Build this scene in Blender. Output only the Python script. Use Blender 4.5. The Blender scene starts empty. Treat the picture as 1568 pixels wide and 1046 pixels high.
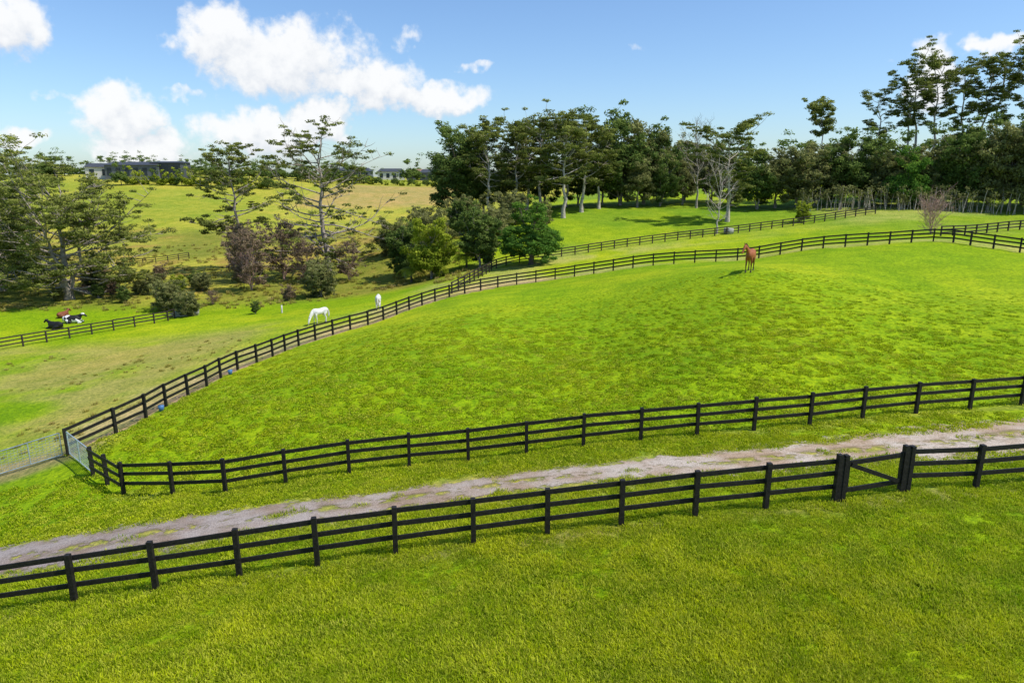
import bpy, math, random
import numpy as np
from mathutils import Vector, Matrix
R=math.radians
scene=bpy.context.scene
col=scene.collection
scene.view_settings.view_transform='Standard'
scene.view_settings.look='None'
scene.view_settings.exposure=0

# ------------------------------------------------------------------ survey data (metres)
CP=[(0,10.51,1.12),(-9.6,10.93,.76),(8.7,9.91,1.63),(-15.23,18.24,-.95),(-10.73,19.06,-.5),(-5.84,19.68,-.09),(.34,20.61,.36),(5.75,21.01,.71),
(11.36,21.48,.98),(18.01,22.57,1.21),(11.12,30.84,1.37),(13.89,39.27,2.19),(17.37,49.8,3.22),(-2.89,34.69,.3),(-3.7,44.95,.17),(-4.82,59.1,-.87),(-11.58,29.79,-.83),
(-13.42,40.47,-1.32),(27.12,45.47,2.31),(21.81,35.99,1.4),(29.26,38.28,2.39),(5.77,51.16,.34),(4.44,38.73,-.04),(-18.01,62.61,-3.38),(-13.67,68.81,-3.27),
(-23.26,28.69,-3.26),(-33.76,42.76,-4.64),(-51.02,65.88,-6.88),(-41.65,78.26,-6.73),(-35.19,55.89,-5.63),(-61.52,80.31,-6.76),(-63.49,95.66,-7.12),(-55.16,109.22,-6.35),
(-37.42,96.97,-5.93),(-29.37,109.47,-5.33),(-17.61,99.18,-5.33),(-81.9,134.95,-6.3),(-64.84,140.26,-5.6),(-95.43,182.37,-1.69),(-116.63,224.87,3.9),(-125.43,261.68,7.2),
(-137.45,214.18,2.22),(-42.26,245.31,3.35),(-26.18,192.92,-.57),(-38.47,307.65,5.87),(-40.77,150.96,-3.93),(14.43,132.15,3.37),(9.22,112.97,.64),(42.42,158.36,5.41),
(-4.16,129.83,2.28),(51.75,132.29,3.98),(69.56,120.03,4.31),(84.03,113.72,3.77),(75.02,101.2,3.04),(94.32,163.9,7.05),(45.47,225.86,7.99)]
NEAR=[(-16.38,14.26,-.8),(-14.52,14.51,-.62),(-12.76,14.75,-.47),(-10.82,14.91,-.23),(-8.88,15.11,-.04),(-6.86,15.32,.18),(-4.95,15.57,.36),(-3.0,15.82,.54),(-1.0,16.06,.68),
(.93,16.3,.83),(2.91,16.54,.96),(4.93,16.78,1.1),(6.94,17.1,1.15),(9.07,17.42,1.22),(11.06,17.76,1.35),(13.3,18.06,1.29),(15.63,18.38,1.34),(18.09,18.7,1.4)]
MID=[(-15.06,24.36,-2.0),(-12.52,23.17,-1.41),(-10.27,22.53,-1.05),(-8.18,22.8,-.79),(-5.93,23.07,-.53),(-3.79,23.4,-.43),(-1.63,23.73,-.34),(.54,23.89,-.12),(2.68,24.05,.11),
(4.86,24.19,.29),(7.04,24.43,.4),(9.31,24.76,.49),(11.63,25.18,.54),(13.9,25.62,.65),(16.26,26.05,.72),(18.69,26.46,.74),(21.1,26.89,.79),(23.51,27.32,.88),(26.06,27.75,.94)]
STUB=[(-15.06,24.36,-2.0),(-16.17,25.19,-1.98),(-17.3,26.11,-2.01)]
WEST=[(-20.14,28.92,-2.31),(-19.26,30.03,-1.96),(-18.51,31.49,-1.89),(-18.57,34.14,-1.98),(-18.35,36.69,-2.06),(-18.2,39.23,-2.2),(-18.19,42.28,-2.35),(-17.27,46.36,-2.49),
(-16.58,51.43,-2.81),(-14.53,56.06,-2.83),(-12.01,60.19,-2.75),(-9.23,65.92,-2.45),(-6.39,70.1,-2.2),(-1.71,73.79,-1.84),(3.3,74.45,-1.22),(8.27,74.12,-.45),(14.88,71.86,.84),
(20.11,70.94,1.3),(24.32,70.01,1.68),(30.33,69.74,2.71),(34.07,69.32,3.08),(38.41,68.88,3.39),(42.69,68.43,3.69),(43.29,65.34,3.66),(45.76,61.14,3.32),(50.84,57.98,3.0)]
SECOND=[(-6.51,73.14,-2.38),(-4.9,79.36,-2.19),(-3.28,87.57,-2.26),(-1.27,94.79,-2.18),(8.07,98.14,-1.1),(21.08,102.58,.25),(32.76,105.91,1.23),(48.0,111.37,2.55),(60.65,115.81,3.87)]
RIGHT2=[(52.73,84.69,2.83),(57.69,86.74,2.82),(67.52,90.94,3.15),(81.52,94.12,3.53)]
VALLEY=[(-53.63,59.75,-6.71),(-51.02,65.88,-6.88),(-47.02,72.04,-6.92),(-41.65,78.26,-6.73),(-41.48,82.31,-7.02)]
FARF=[(-73.98,127.72,-6.41),(-67.67,129.89,-5.94),(-63.82,135.04,-5.92)]
TRACK=[(-40,15.0),(-24,16.7),(-15.23,17.8),(-10.73,18.7),(-5.84,19.45),(.34,20.5),(5.75,21.0),(11.36,21.6),(18.01,22.6),(26,23.7),(40,25)]
RING=[(-20,-15,.3),(20,-15,2.5),(0,-60,2),(60,-20,4),(-60,-20,-2),(-70,30,-7),(-200,80,-8),(-250,200,2),(-230,275,9),(-150,292,9.5),(-100,290,8),(-500,300,6),(-400,600,7),(0,600,6.5),(400,600,8),
(500,200,9),(160,120,7),(160,40,6),(60,40,4),(-20,0,-.2),(20,2,2.2),(-12,95,-4.2),(40,85,2.2),(110,300,9),(0,300,6.5),(-8,112,-1.0)]

# ------------------------------------------------------------------ terrain height: thin-plate spline through the survey
pts=[]
for L in (CP,NEAR,MID,STUB[1:],WEST,SECOND[1:],RIGHT2,VALLEY[:3]+VALLEY[4:],RING):
    for q in L:
        if all((q[0]-r[0])**2+(q[1]-r[1])**2>.8 for r in pts): pts.append(q)
P=np.array(pts,float); PX=P[:,:2]/100.0
def U(r2):
    return np.where(r2>1e-12,.5*r2*np.log(np.maximum(r2,1e-12)),0)
n=len(P)
K=U(((PX[:,None]-PX[None])**2).sum(-1))+np.eye(n)*2e-5
Q=np.hstack([np.ones((n,1)),PX])
A=np.block([[K,Q],[Q.T,np.zeros((3,3))]])
SOL=np.linalg.solve(A,np.concatenate([P[:,2],np.zeros(3)]))
def H(x,y):
    x=np.atleast_1d(np.asarray(x,float)); y=np.atleast_1d(np.asarray(y,float))
    sh=x.shape; X=np.stack([x.ravel(),y.ravel()],1)/100.0
    out=np.empty(len(X))
    for i in range(0,len(X),20000):
        c=X[i:i+20000]
        k=U(((c[:,None]-PX[None])**2).sum(-1))
        out[i:i+20000]=k@SOL[:n]+SOL[n]+c@SOL[n+1:]
    d=np.hypot(X[:,0],X[:,1])*100
    w=np.clip((d-330)/250,0,1); w=w*w*(3-2*w)
    far=6.0+1.5*np.sin(X[:,0]*1.1+1)*np.cos(X[:,1]*.7)
    return (out*(1-w)+far*w).reshape(sh)
def h1(x,y): return float(H(x,y)[0])

def catmull(pts,step):
    p=[np.array(q[:2],float) for q in pts]
    p=[2*p[0]-p[1]]+p+[2*p[-1]-p[-2]]
    dense=[]
    for i in range(1,len(p)-2):
        for t in np.linspace(0,1,24,endpoint=False):
            a,b,c,d=p[i-1:i+3]
            dense.append(.5*((2*b)+(-a+c)*t+(2*a-5*b+4*c-d)*t*t+(-a+3*b-3*c+d)*t**3))
    dense.append(p[-2]); dense=np.array(dense)
    s=np.concatenate([[0],np.cumsum(np.linalg.norm(np.diff(dense,axis=0),axis=1))])
    m=max(2,int(round(s[-1]/step))+1)
    ss=np.linspace(0,s[-1],m)
    return np.stack([np.interp(ss,s,dense[:,0]),np.interp(ss,s,dense[:,1])],1)
def dist_poly(x,y,pl):
    d=np.full(x.shape,1e9)
    for a,b in zip(pl[:-1],pl[1:]):
        ax,ay=a[0],a[1]; bx,by=b[0]-ax,b[1]-ay
        t=np.clip(((x-ax)*bx+(y-ay)*by)/(bx*bx+by*by+1e-9),0,1)
        d=np.minimum(d,np.hypot(x-ax-t*bx,y-ay-t*by))
    return d
def inside(x,y,poly):
    r=np.zeros(x.shape,bool)
    for (x1,y1),(x2,y2) in zip(poly,poly[1:]+poly[:1]):
        c=((y1>y)!=(y2>y))&(x<(x2-x1)*(y-y1)/((y2-y1) if y2!=y1 else 1e-9)+x1)
        r^=c
    return r
PADDOCK=[q[:2] for q in STUB[::-1]]+[q[:2] for q in MID[1:]]+[(52,33)]+[q[:2] for q in WEST[::-1]]

# ------------------------------------------------------------------ node helpers
def newmat(name):
    m=bpy.data.materials.new(name); m.use_nodes=True
    nt=m.node_tree; b=nt.nodes['Principled BSDF']
    return m,nt,b
def N(nt,t,**kw):
    n=nt.nodes.new(t)
    for k,v in kw.items(): setattr(n,k,v)
    return n
def math_n(nt,op,a,b=None,clamp=False):
    n=N(nt,'ShaderNodeMath',operation=op,use_clamp=clamp)
    for i,v in enumerate((a,b)):
        if v is None: continue
        if isinstance(v,(int,float)): n.inputs[i].default_value=v
        else: nt.links.new(v,n.inputs[i])
    return n.outputs[0]
def noise(nt,vec,scale,detail=4,rough=.6):
    n=N(nt,'ShaderNodeTexNoise'); n.inputs['Scale'].default_value=scale
    n.inputs['Detail'].default_value=detail; n.inputs['Roughness'].default_value=rough
    if vec is not None: nt.links.new(vec,n.inputs['Vector'])
    return n.outputs['Fac']
def ramp(nt,fac,lo,hi):
    n=N(nt,'ShaderNodeMapRange',interpolation_type='SMOOTHSTEP'); nt.links.new(fac,n.inputs[0])
    n.inputs[1].default_value=lo; n.inputs[2].default_value=hi
    return n.outputs[0]
def mixc(nt,fac,a,b,mode='MIX'):
    n=N(nt,'ShaderNodeMix',data_type='RGBA',blend_type=mode)
    if isinstance(fac,(int,float)): n.inputs[0].default_value=fac
    else: nt.links.new(fac,n.inputs[0])
    for i,v in ((6,a),(7,b)):
        if isinstance(v,tuple): n.inputs[i].default_value=(*v,1)
        else: nt.links.new(v,n.inputs[i])
    return n.outputs[2]
def bump(nt,hgt,strength,dist,b):
    n=N(nt,'ShaderNodeBump'); n.inputs['Strength'].default_value=strength; n.inputs['Distance'].default_value=dist
    nt.links.new(hgt,n.inputs['Height']); nt.links.new(n.outputs[0],b.inputs['Normal'])
def simple(name,c,rough=.6,var=.25,scale=8,metal=0,bmp=0):
    m,nt,b=newmat(name)
    tc=N(nt,'ShaderNodeTexCoord')
    f=noise(nt,tc.outputs['Object'],scale,3)
    d=tuple(v*(1-var) for v in c); l=tuple(min(1,v*(1+var)) for v in c)
    nt.links.new(mixc(nt,ramp(nt,f,.3,.7),d,l),b.inputs['Base Color'])
    b.inputs['Roughness'].default_value=rough; b.inputs['Metallic'].default_value=metal
    b.inputs['Specular IOR Level'].default_value=.3
    if bmp: bump(nt,f,.5,bmp,b)
    return m

# ------------------------------------------------------------------ ground mesh
def axis(lo,hi,c0,fine,g):
    a=[0.0]
    while a[-1]<hi:
        a.append(a[-1]+max(fine,(abs(a[-1])-c0)*g+fine))
    b=[0.0]
    while b[-1]>lo: b.append(b[-1]-max(fine,(abs(b[-1])-c0)*g+fine))
    return np.array(sorted(set(a+b)))
xs=axis(-2600,2600,22,.33,.022)
ys=axis(-160,3000,34,.33,.02)
GX,GY=np.meshgrid(xs,ys)
GZ=H(GX,GY)
def fbm2(x,y,s,seed=0):
    rs=np.random.RandomState(seed); v=0;amp=1;tot=0
    for o in range(4):
        for k in range(3):
            an=rs.rand()*6.28; ph=rs.rand()*6.28; fr=s*2**o*(.7+.6*rs.rand())
            v=v+amp*np.sin((x*math.cos(an)+y*math.sin(an))*fr+ph+1.3*np.sin((x*math.sin(an)-y*math.cos(an))*fr*.7+ph*2)); tot+=amp
        amp*=.55
    return v/tot*1.8
def smooth(a,lo,hi):
    t=np.clip((a-lo)/(hi-lo),0,1); return t*t*(3-2*t)
def ground_colour(x,y):
    n1=fbm2(x,y,.12,1); n2=fbm2(x,y,.5,2); n3=fbm2(x,y,.035,3)
    O3=np.ones(3)
    lush=np.array([.26,.40,.004]); lushy=np.array([.38,.48,.010])
    dry=np.array([.44,.45,.12]); rough=np.array([.26,.27,.04]); rust=np.array([.42,.26,.08])
    soil=np.array([.46,.31,.20]); hill=np.array([.46,.44,.06]); green2=np.array([.20,.33,.02])
    def mix(a,b,t): return a*(1-t[...,None])+b*t[...,None]
    c=np.broadcast_to(lush,x.shape+(3,)).copy()
    c=mix(c,lushy,smooth(n1+.3*n2,-.3,.7))
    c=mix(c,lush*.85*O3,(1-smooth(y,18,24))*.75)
    ins=inside(x,y,PADDOCK)
    dW=dist_poly(x,y,WEST+SECOND[1:])
    lane=np.where(ins,0,smooth(y,28,34)*smooth(-dW,-9,-4)*(y<112))
    c=mix(c,mix(np.broadcast_to(dry,c.shape),lushy,smooth(n2,-.2,.8)),lane*.85)
    val=np.where(ins,0,smooth(y,84,94)*(1-smooth(y,168,190))*(1-smooth(x,-14,-4)))
    cv=mix(np.broadcast_to(rough,c.shape),hill,smooth(n1,-.35,.35)); cv=mix(cv,rust,smooth(n1*.6+n2*.7,.1,.7)*.75)
    c=mix(c,cv,val)
    dstrip=dist_poly(x,y,WEST[:15]); st=np.where(ins,0,smooth(y,29,33)*(1-smooth(dstrip+1.6*n2,2.0,6.5)))
    c=mix(c,np.array([.54,.43,.21])*O3,st*.8)
    bank=np.where(ins,0,smooth(-x,20,26)*(1-smooth(y,62,72))*smooth(y,30,36)*smooth(n2+n1,-.6,.7))
    c=mix(c,np.array([.40,.36,.10])*O3,bank*.9)
    far=smooth(y,165,185)*(x<60)
    ch=mix(np.broadcast_to(hill,c.shape),np.array([.34,.38,.04]),smooth(n3+n1*.3,-.2,.4))
    c=mix(c,ch,far)
    field=smooth(x,-72,-66)*(1-smooth(x,-22,-16))*smooth(y,205,222)*(1-smooth(y,292,300))
    c=mix(c,np.array([.50,.33,.16])*O3,field*.65)
    back=np.where(x>-2,smooth(y,96,104),0)*(y<200)
    c=mix(c,mix(np.broadcast_to(green2,c.shape),lushy,smooth(n1,-.4,.6)*.7),back*.8)
    rb=smooth(x,50,58)*smooth(y,80,92)*(y<135)
    c=mix(c,mix(np.broadcast_to(dry,c.shape),green2,smooth(n1,-.4,.4)),rb*.6)
    dw=dist_poly(x,y,WEST[:15]); s=np.where(ins,0,(1-smooth(dw+.35*n2,.3,1.2)))
    c=mix(c,soil,s*.85*(y>29))
    dn=dist_poly(x,y+.25,NEAR); s=(1-smooth(dn+.3*n2,.15,.8))
    c=mix(c,np.array([.30,.25,.08])*O3,s*.7)
    dm=dist_poly(x,y+.2,MID); s=(1-smooth(dm+.25*n2,.1,.6))
    c=mix(c,np.array([.30,.27,.07])*O3,s*.5)
    dg=np.hypot((x+23)/5,(y-29)/1.6); c=mix(c,soil,(1-smooth(dg+.4*n2,.5,1.3))*.7)
    dt=dist_poly(x,y,TRACK); s=(1-smooth(dt+.5*n2,1.0,2.4)); c=mix(c,np.array([.44,.38,.11])*O3,s*.75)
    return np.clip(c,0,1)
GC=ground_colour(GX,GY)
ny,nx=GX.shape
verts=np.stack([GX.ravel(),GY.ravel(),GZ.ravel()],1)
idx=np.arange(nx*ny).reshape(ny,nx)
quads=np.stack([idx[:-1,:-1],idx[:-1,1:],idx[1:,1:],idx[1:,:-1]],-1).reshape(-1,4)
def quadmesh(name,verts,quads,mats,midx=None,cols=None,smoothf=None):
    me=bpy.data.meshes.new(name)
    verts=np.asarray(verts,np.float32); quads=np.asarray(quads,np.int32)
    me.vertices.add(len(verts)); me.vertices.foreach_set('co',verts.ravel())
    me.loops.add(quads.size); me.loops.foreach_set('vertex_index',quads.ravel())
    me.polygons.add(len(quads)); me.polygons.foreach_set('loop_start',np.arange(0,quads.size,4,dtype=np.int32))
    me.polygons.foreach_set('loop_total',np.full(len(quads),4,np.int32))
    if midx is not None: me.polygons.foreach_set('material_index',np.asarray(midx,np.int32))
    if smoothf is not None: me.polygons.foreach_set('use_smooth',np.asarray(smoothf,bool))
    if cols is not None:
        a=me.attributes.new('Col','FLOAT_COLOR','POINT')
        cc=np.ones((len(verts),4),np.float32); cc[:,:3]=cols
        a.data.foreach_set('color',cc.ravel())
    for m in mats: me.materials.append(m)
    me.update(calc_edges=True); me.validate()
    return me
def addobj(name,me,loc=(0,0,0),rot=0,parent=None,scale=1):
    o=bpy.data.objects.new(name,me); o.location=loc; o.rotation_euler=(0,0,rot)
    o.scale=(scale,)*3 if isinstance(scale,(int,float)) else scale
    col.objects.link(o)
    if parent: o.parent=parent
    return o

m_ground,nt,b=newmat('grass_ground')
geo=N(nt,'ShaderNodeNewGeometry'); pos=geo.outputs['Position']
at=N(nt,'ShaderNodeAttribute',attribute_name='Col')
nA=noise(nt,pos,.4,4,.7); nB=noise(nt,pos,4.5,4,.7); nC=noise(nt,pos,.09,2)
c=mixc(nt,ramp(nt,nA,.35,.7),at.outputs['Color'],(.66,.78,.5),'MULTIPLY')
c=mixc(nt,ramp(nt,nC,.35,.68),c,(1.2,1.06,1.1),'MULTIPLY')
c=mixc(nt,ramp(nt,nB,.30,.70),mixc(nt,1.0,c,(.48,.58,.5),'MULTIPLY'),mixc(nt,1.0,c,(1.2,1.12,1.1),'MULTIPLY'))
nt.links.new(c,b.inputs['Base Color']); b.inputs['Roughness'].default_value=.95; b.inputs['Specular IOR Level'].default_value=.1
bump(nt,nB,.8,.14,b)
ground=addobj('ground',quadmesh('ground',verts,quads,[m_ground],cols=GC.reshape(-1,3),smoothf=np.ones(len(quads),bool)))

# ------------------------------------------------------------------ gravel track
m_track,nt,b=newmat('gravel')
geo=N(nt,'ShaderNodeNewGeometry'); pos=geo.outputs['Position']
at=N(nt,'ShaderNodeAttribute',attribute_name='Col')
sep=N(nt,'ShaderNodeSeparateColor'); nt.links.new(at.outputs['Color'],sep.inputs[0])
ac=math_n(nt,'ABSOLUTE',math_n(nt,'SUBTRACT',math_n(nt,'MULTIPLY',sep.outputs[0],2),1))
g1=noise(nt,pos,22,4,.75); g2=noise(nt,pos,.5,3); g3=noise(nt,pos,2.2,5,.7)
cl=mixc(nt,sep.outputs[1],(.21,.175,.165),(.34,.26,.18)); ch=mixc(nt,sep.outputs[1],(.42,.36,.32),(.70,.62,.53))
cc=mixc(nt,ramp(nt,g1,.3,.7),cl,ch)
cc=mixc(nt,ramp(nt,g2,.35,.65),cc,(.76,.63,.50),'MULTIPLY')
nt.links.new(cc,b.inputs['Base Color']); b.inputs['Roughness'].default_value=.95
bump(nt,g1,.8,.03,b)
edge=math_n(nt,'ADD',ac,math_n(nt,'MULTIPLY',math_n(nt,'SUBTRACT',g3,.5),2.2))
alpha_e=math_n(nt,'SUBTRACT',1,ramp(nt,edge,.5,.9))
crown=math_n(nt,'SUBTRACT',1,ramp(nt,ac,.05,.32))
cg=math_n(nt,'MULTIPLY',crown,ramp(nt,math_n(nt,'ADD',g3,math_n(nt,'MULTIPLY',g2,.5)),.68,.84))
al=math_n(nt,'MULTIPLY',alpha_e,math_n(nt,'SUBTRACT',1,cg))
nt.links.new(al,b.inputs['Alpha'])
tc_=catmull(TRACK,.5); tv=[];tcol=[]
tang=np.gradient(tc_,axis=0); tang/=np.linalg.norm(tang,axis=1)[:,None]; nor=np.stack([-tang[:,1],tang[:,0]],1)
W=17
for i in range(len(tc_)):
    hw=1.4+.2*math.sin(i*.13)+max(0,min(.8,(tc_[i,0]-3)*.06))+max(0,min(.4,(-tc_[i,0]-9)*.06))
    for j in range(W):
        s=-1+2*j/(W-1); q=tc_[i]+nor[i]*hw*s; tv.append((q[0],q[1],0)); tcol.append((.5+.5*s,min(1,max(0,(tc_[i,0]+12)/22)),0))
tv=np.array(tv); tv[:,2]=H(tv[:,0],tv[:,1])+.018
ii=np.arange(len(tv)).reshape(-1,W)
tq=np.stack([ii[:-1,:-1],ii[1:,:-1],ii[1:,1:],ii[:-1,1:]],-1).reshape(-1,4)
addobj('gravel_track',quadmesh('gravel_track',tv,tq,[m_track],cols=np.array(tcol),smoothf=np.ones(len(tq),bool)))

# ------------------------------------------------------------------ generic builder
class MB:
    def __init__(s): s.v=[];s.q=[];s.m=[];s.sm=[];s.c=[];s.n=0
    def add(s,v,q,m=0,sm=False,c=(1,1,1)):
        v=np.asarray(v,float); q=np.asarray(q,int)
        s.v.append(v); s.q.append(q+s.n); s.m.append(np.full(len(q),m)); s.sm.append(np.full(len(q),sm))
        c=np.asarray(c,float); s.c.append(np.broadcast_to(c,(len(v),3)) if c.ndim==1 else c); s.n+=len(v)
    def box(s,p0,p1,w,h,m=0,up=(0,0,1),c=(1,1,1)):
        p0=np.array(p0,float);p1=np.array(p1,float); t=p1-p0; t/=np.linalg.norm(t)
        u=np.cross(np.array(up,float),t)
        if np.linalg.norm(u)<1e-3: u=np.array([1.,0,0])
        u/=np.linalg.norm(u); k=np.cross(t,u)
        v=[p+u*a*w/2+k*bb*h/2 for p in (p0,p1) for a,bb in ((-1,-1),(1,-1),(1,1),(-1,1))]
        s.add(v,[(3,2,1,0),(4,5,6,7),(0,1,5,4),(1,2,6,5),(2,3,7,6),(3,0,4,7)],m,False,c)
    def tube(s,pts,rad,sides=6,m=0,c=(1,1,1)):
        pts=np.asarray(pts,float); k=len(pts); t=np.gradient(pts,axis=0); t/=np.linalg.norm(t,axis=1)[:,None]+1e-9
        ref=np.array([0.3,1,.1]) if abs(t[0][2])>.8 else np.array([0,0,1.])
        u=np.cross(t,ref); u/=np.linalg.norm(u,axis=1)[:,None]+1e-9; w=np.cross(t,u)
        a=np.arange(sides)*2*math.pi/sides
        v=pts[:,None]+np.asarray(rad)[:,None,None]*(u[:,None]*np.cos(a)[None,:,None]+w[:,None]*np.sin(a)[None,:,None])
        i=np.arange(k*sides).reshape(k,sides); j=np.roll(i,-1,1)
        q=np.stack([i[:-1],j[:-1],j[1:],i[1:]],-1).reshape(-1,4)
        s.add(v.reshape(-1,3),q,m,True,c)
    def loft(s,st,sides=12,sub=4,m=0):
        """body part: stations (x,y,z,half-width,half-height), splined, closed at both ends"""
        S=np.array(st,float); k=len(S); tt=np.arange(k); D=[]
        Pp=np.vstack([2*S[0]-S[1],S,2*S[-1]-S[-2]])
        for i in range(1,k):
            a,b_,c_,d_=Pp[i-1:i+3]
            for t in np.linspace(0,1,sub,endpoint=False):
                D.append(.5*((2*b_)+(-a+c_)*t+(2*a-5*b_+4*c_-d_)*t*t+(-a+3*b_-3*c_+d_)*t**3))
        D.append(S[-1]); D=np.array(D); D[:,3:]=np.maximum(D[:,3:],.01)
        t=np.gradient(D[:,:3],axis=0); t/=np.linalg.norm(t,axis=1)[:,None]+1e-9
        y=np.array([0,1.,0]); u=y-t*(t@y)[:,None]; u/=np.linalg.norm(u,axis=1)[:,None]; w=np.cross(t,u)
        D=np.vstack([D[:1],D,D[-1:]]); D[0,3:]=.0005; D[-1,3:]=.0005
        u=np.vstack([u[:1],u,u[-1:]]); w=np.vstack([w[:1],w,w[-1:]])
        a=np.arange(sides)*2*math.pi/sides
        v=D[:,None,:3]+u[:,None]*np.cos(a)[None,:,None]*D[:,3][:,None,None]+w[:,None]*np.sin(a)[None,:,None]*D[:,4][:,None,None]
        i=np.arange(len(D)*sides).reshape(-1,sides); j=np.roll(i,-1,1)
        q=np.stack([i[:-1],j[:-1],j[1:],i[1:]],-1).reshape(-1,4)
        s.add(v.reshape(-1,3),q,m,True)
    def mesh(s,name,mats):
        return quadmesh(name,np.concatenate(s.v),np.concatenate(s.q),mats,np.concatenate(s.m),np.concatenate(s.c),np.concatenate(s.sm))

m_black=simple('black_stained_timber',(.016,.014,.012),.6,.45,14,bmp=.01)
m_black2=simple('weathered_black_timber',(.04,.03,.024),.7,.45,10,bmp=.01)
def fence(name,posts,ph=1.3,pw=.12,rails=(1.17,.81,.43),rh=.13,mat=m_black,skip=(),seed=0,side=1):
    rng=random.Random(seed); mb=MB(); P=[]
    for (x,y) in posts:
        z=h1(x,y); P.append(np.array([x,y,z]))
    for i,p in enumerate(P):
        hh=ph+rng.uniform(-.03,.03); lx,ly=rng.uniform(-.015,.015),rng.uniform(-.015,.015)
        d=P[min(i+1,len(P)-1)]-P[max(i-1,0)]; d[2]=0; d/=np.linalg.norm(d)
        mb.box(p-(0,0,.3),p+(lx,ly,hh),pw,pw,0,up=tuple(d))
    for i in range(len(P)-1):
        if i in skip: continue
        a,b2=P[i],P[i+1]; d=b2-a; d[2]=0; L=np.linalg.norm(d); d/=L; nn=np.array([-d[1],d[0],0])*side*(pw/2+.022)
        for r in rails:
            e1,e2=rng.uniform(-.02,.02),rng.uniform(-.02,.02)
            mb.box(a+nn+(0,0,r+e1)+d*.005,b2+nn+(0,0,r+e2)-d*.005,.038,rh,0)
    return addobj(name,mb.mesh(name,[mat]))
XY=lambda L:[q[:2] for q in L]
fence('paddock_fence',XY(NEAR),1.33,.125,skip=(13,),seed=1)
fence('paddock_fence',XY(MID),1.32,.12,seed=2)
fence('paddock_fence',XY(STUB),1.3,.13,seed=3)
fence('paddock_fence',catmull(WEST,2.1),1.3,.13,seed=4,rh=.14)
fence('paddock_fence',catmull(SECOND,2.1),1.25,.13,seed=5,rh=.14,mat=m_black2)
fence('paddock_fence',catmull(RIGHT2,2.2),1.25,.14,seed=6,rh=.15,mat=m_black2)
fence('paddock_fence',catmull(VALLEY,2.2),1.2,.13,seed=7,rh=.13,mat=m_black2)
fence('paddock_fence',catmull(FARF,2.2),1.2,.13,seed=8,rh=.13,mat=m_black2)

def timber_gate():
    mb=MB(); a=np.array([9.07,17.42,h1(9.07,17.42)]); b2=np.array([11.06,17.76,h1(11.06,17.76)])
    d=b2-a; d[2]=0; d/=np.linalg.norm(d); up=tuple(d)
    for base in (a,b2):
        for o in (-.1,.1):
            mb.box(base+d*o-(0,0,.3),base+d*o+(0,0,1.4-.03*(o>0)),.15,.12,0,up=up)
    s=a+d*.20; e=b2-d*.20
    for r in (1.12,.32): mb.box(s+(0,0,r),e+(0,0,r),.05,.13,0)
    mb.box(s+(0,0,.28),s+(0,0,1.2),.08,.05,0,up=up); mb.box(e+(0,0,.28),e+(0,0,1.2),.08,.05,0,up=up)
    n2=np.array([d[1],-d[0],0])*.045
    mb.box(s+n2+(0,0,1.08)+d*.05,e+n2+(0,0,.36)-d*.05,.04,.12,0)
    addobj('timber_gate',mb.mesh('timber_gate',[m_black]))
timber_gate()

m_galv=simple('galvanised_steel',(.45,.52,.55),.4,.15,5,metal=.4)
def pipe_gate(a,b2,hgt=1.15):
    a=np.array([*a,h1(*a)]);b2=np.array([*b2,h1(*b2)]); mb=MB()
    lo=np.array([0,0,.12]);hi=np.array([0,0,hgt])
    for p,q in ((a+lo,b2+lo),(a+hi,b2+hi),(a+lo,a+hi),(b2+lo,b2+hi),(a*.5+b2*.5+lo,a*.5+b2*.5+hi)):
        mb.tube([p,(p+q)/2,q],[.028]*3,6)
    L=np.linalg.norm(b2-a)
    k=int(L/.16)
    for i in range(1,k):
        p=a+(b2-a)*i/k; mb.tube([p+lo,p+(lo+hi)/2,p+hi],[.008]*3,4)
    for i in range(1,8):
        o=lo+(hi-lo)*i/8; mb.tube([a+o,(a+b2)/2+o,b2+o],[.008]*3,4)
    addobj('steel_mesh_gate',mb.mesh('steel_mesh_gate',[m_galv]))
pipe_gate((-17.4,26.2),(-19.95,28.75))
pipe_gate((-20.4,28.9),(-23.3,28.75)); pipe_gate((-23.5,28.74),(-26.4,28.6))

# ------------------------------------------------------------------ grass tufts
def tuft_mesh(name,seed,nb,rad,hmin,hmax,wd,mat,lean=.5):
    rs=np.random.RandomState(seed)
    a=rs.rand(nb)*6.28; r=rad*np.sqrt(rs.rand(nb)); bx=r*np.cos(a); by=r*np.sin(a)
    hh=hmin+(hmax-hmin)*rs.rand(nb)**1.2; la=rs.rand(nb)*6.28; ll=hh*lean*(.3+rs.rand(nb)); fa=rs.rand(nb)*6.28
    out=[];Q=[];C=[]
    for i in range(nb):
        w=wd*(.6+.8*rs.rand()); dx,dy=math.cos(fa[i])*w/2,math.sin(fa[i])*w/2
        lx,ly=math.cos(la[i])*ll[i],math.sin(la[i])*ll[i]; h_=hh[i]
        k=len(out)
        out+= [(bx[i]-dx,by[i]-dy,-.03),(bx[i]+dx,by[i]+dy,-.03),(bx[i]+dx*.8+lx*.4,by[i]+dy*.8+ly*.4,h_*.62),(bx[i]-dx*.8+lx*.4,by[i]-dy*.8+ly*.4,h_*.62),
               (bx[i]+lx+dx*.1,by[i]+ly+dy*.1,h_),(bx[i]+lx-dx*.1,by[i]+ly-dy*.1,h_)]
        Q+= [(k,k+1,k+2,k+3),(k+3,k+2,k+4,k+5)]
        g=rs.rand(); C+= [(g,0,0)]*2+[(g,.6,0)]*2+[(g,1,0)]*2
    return quadmesh(name,out,Q,[mat],cols=np.array(C))
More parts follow.
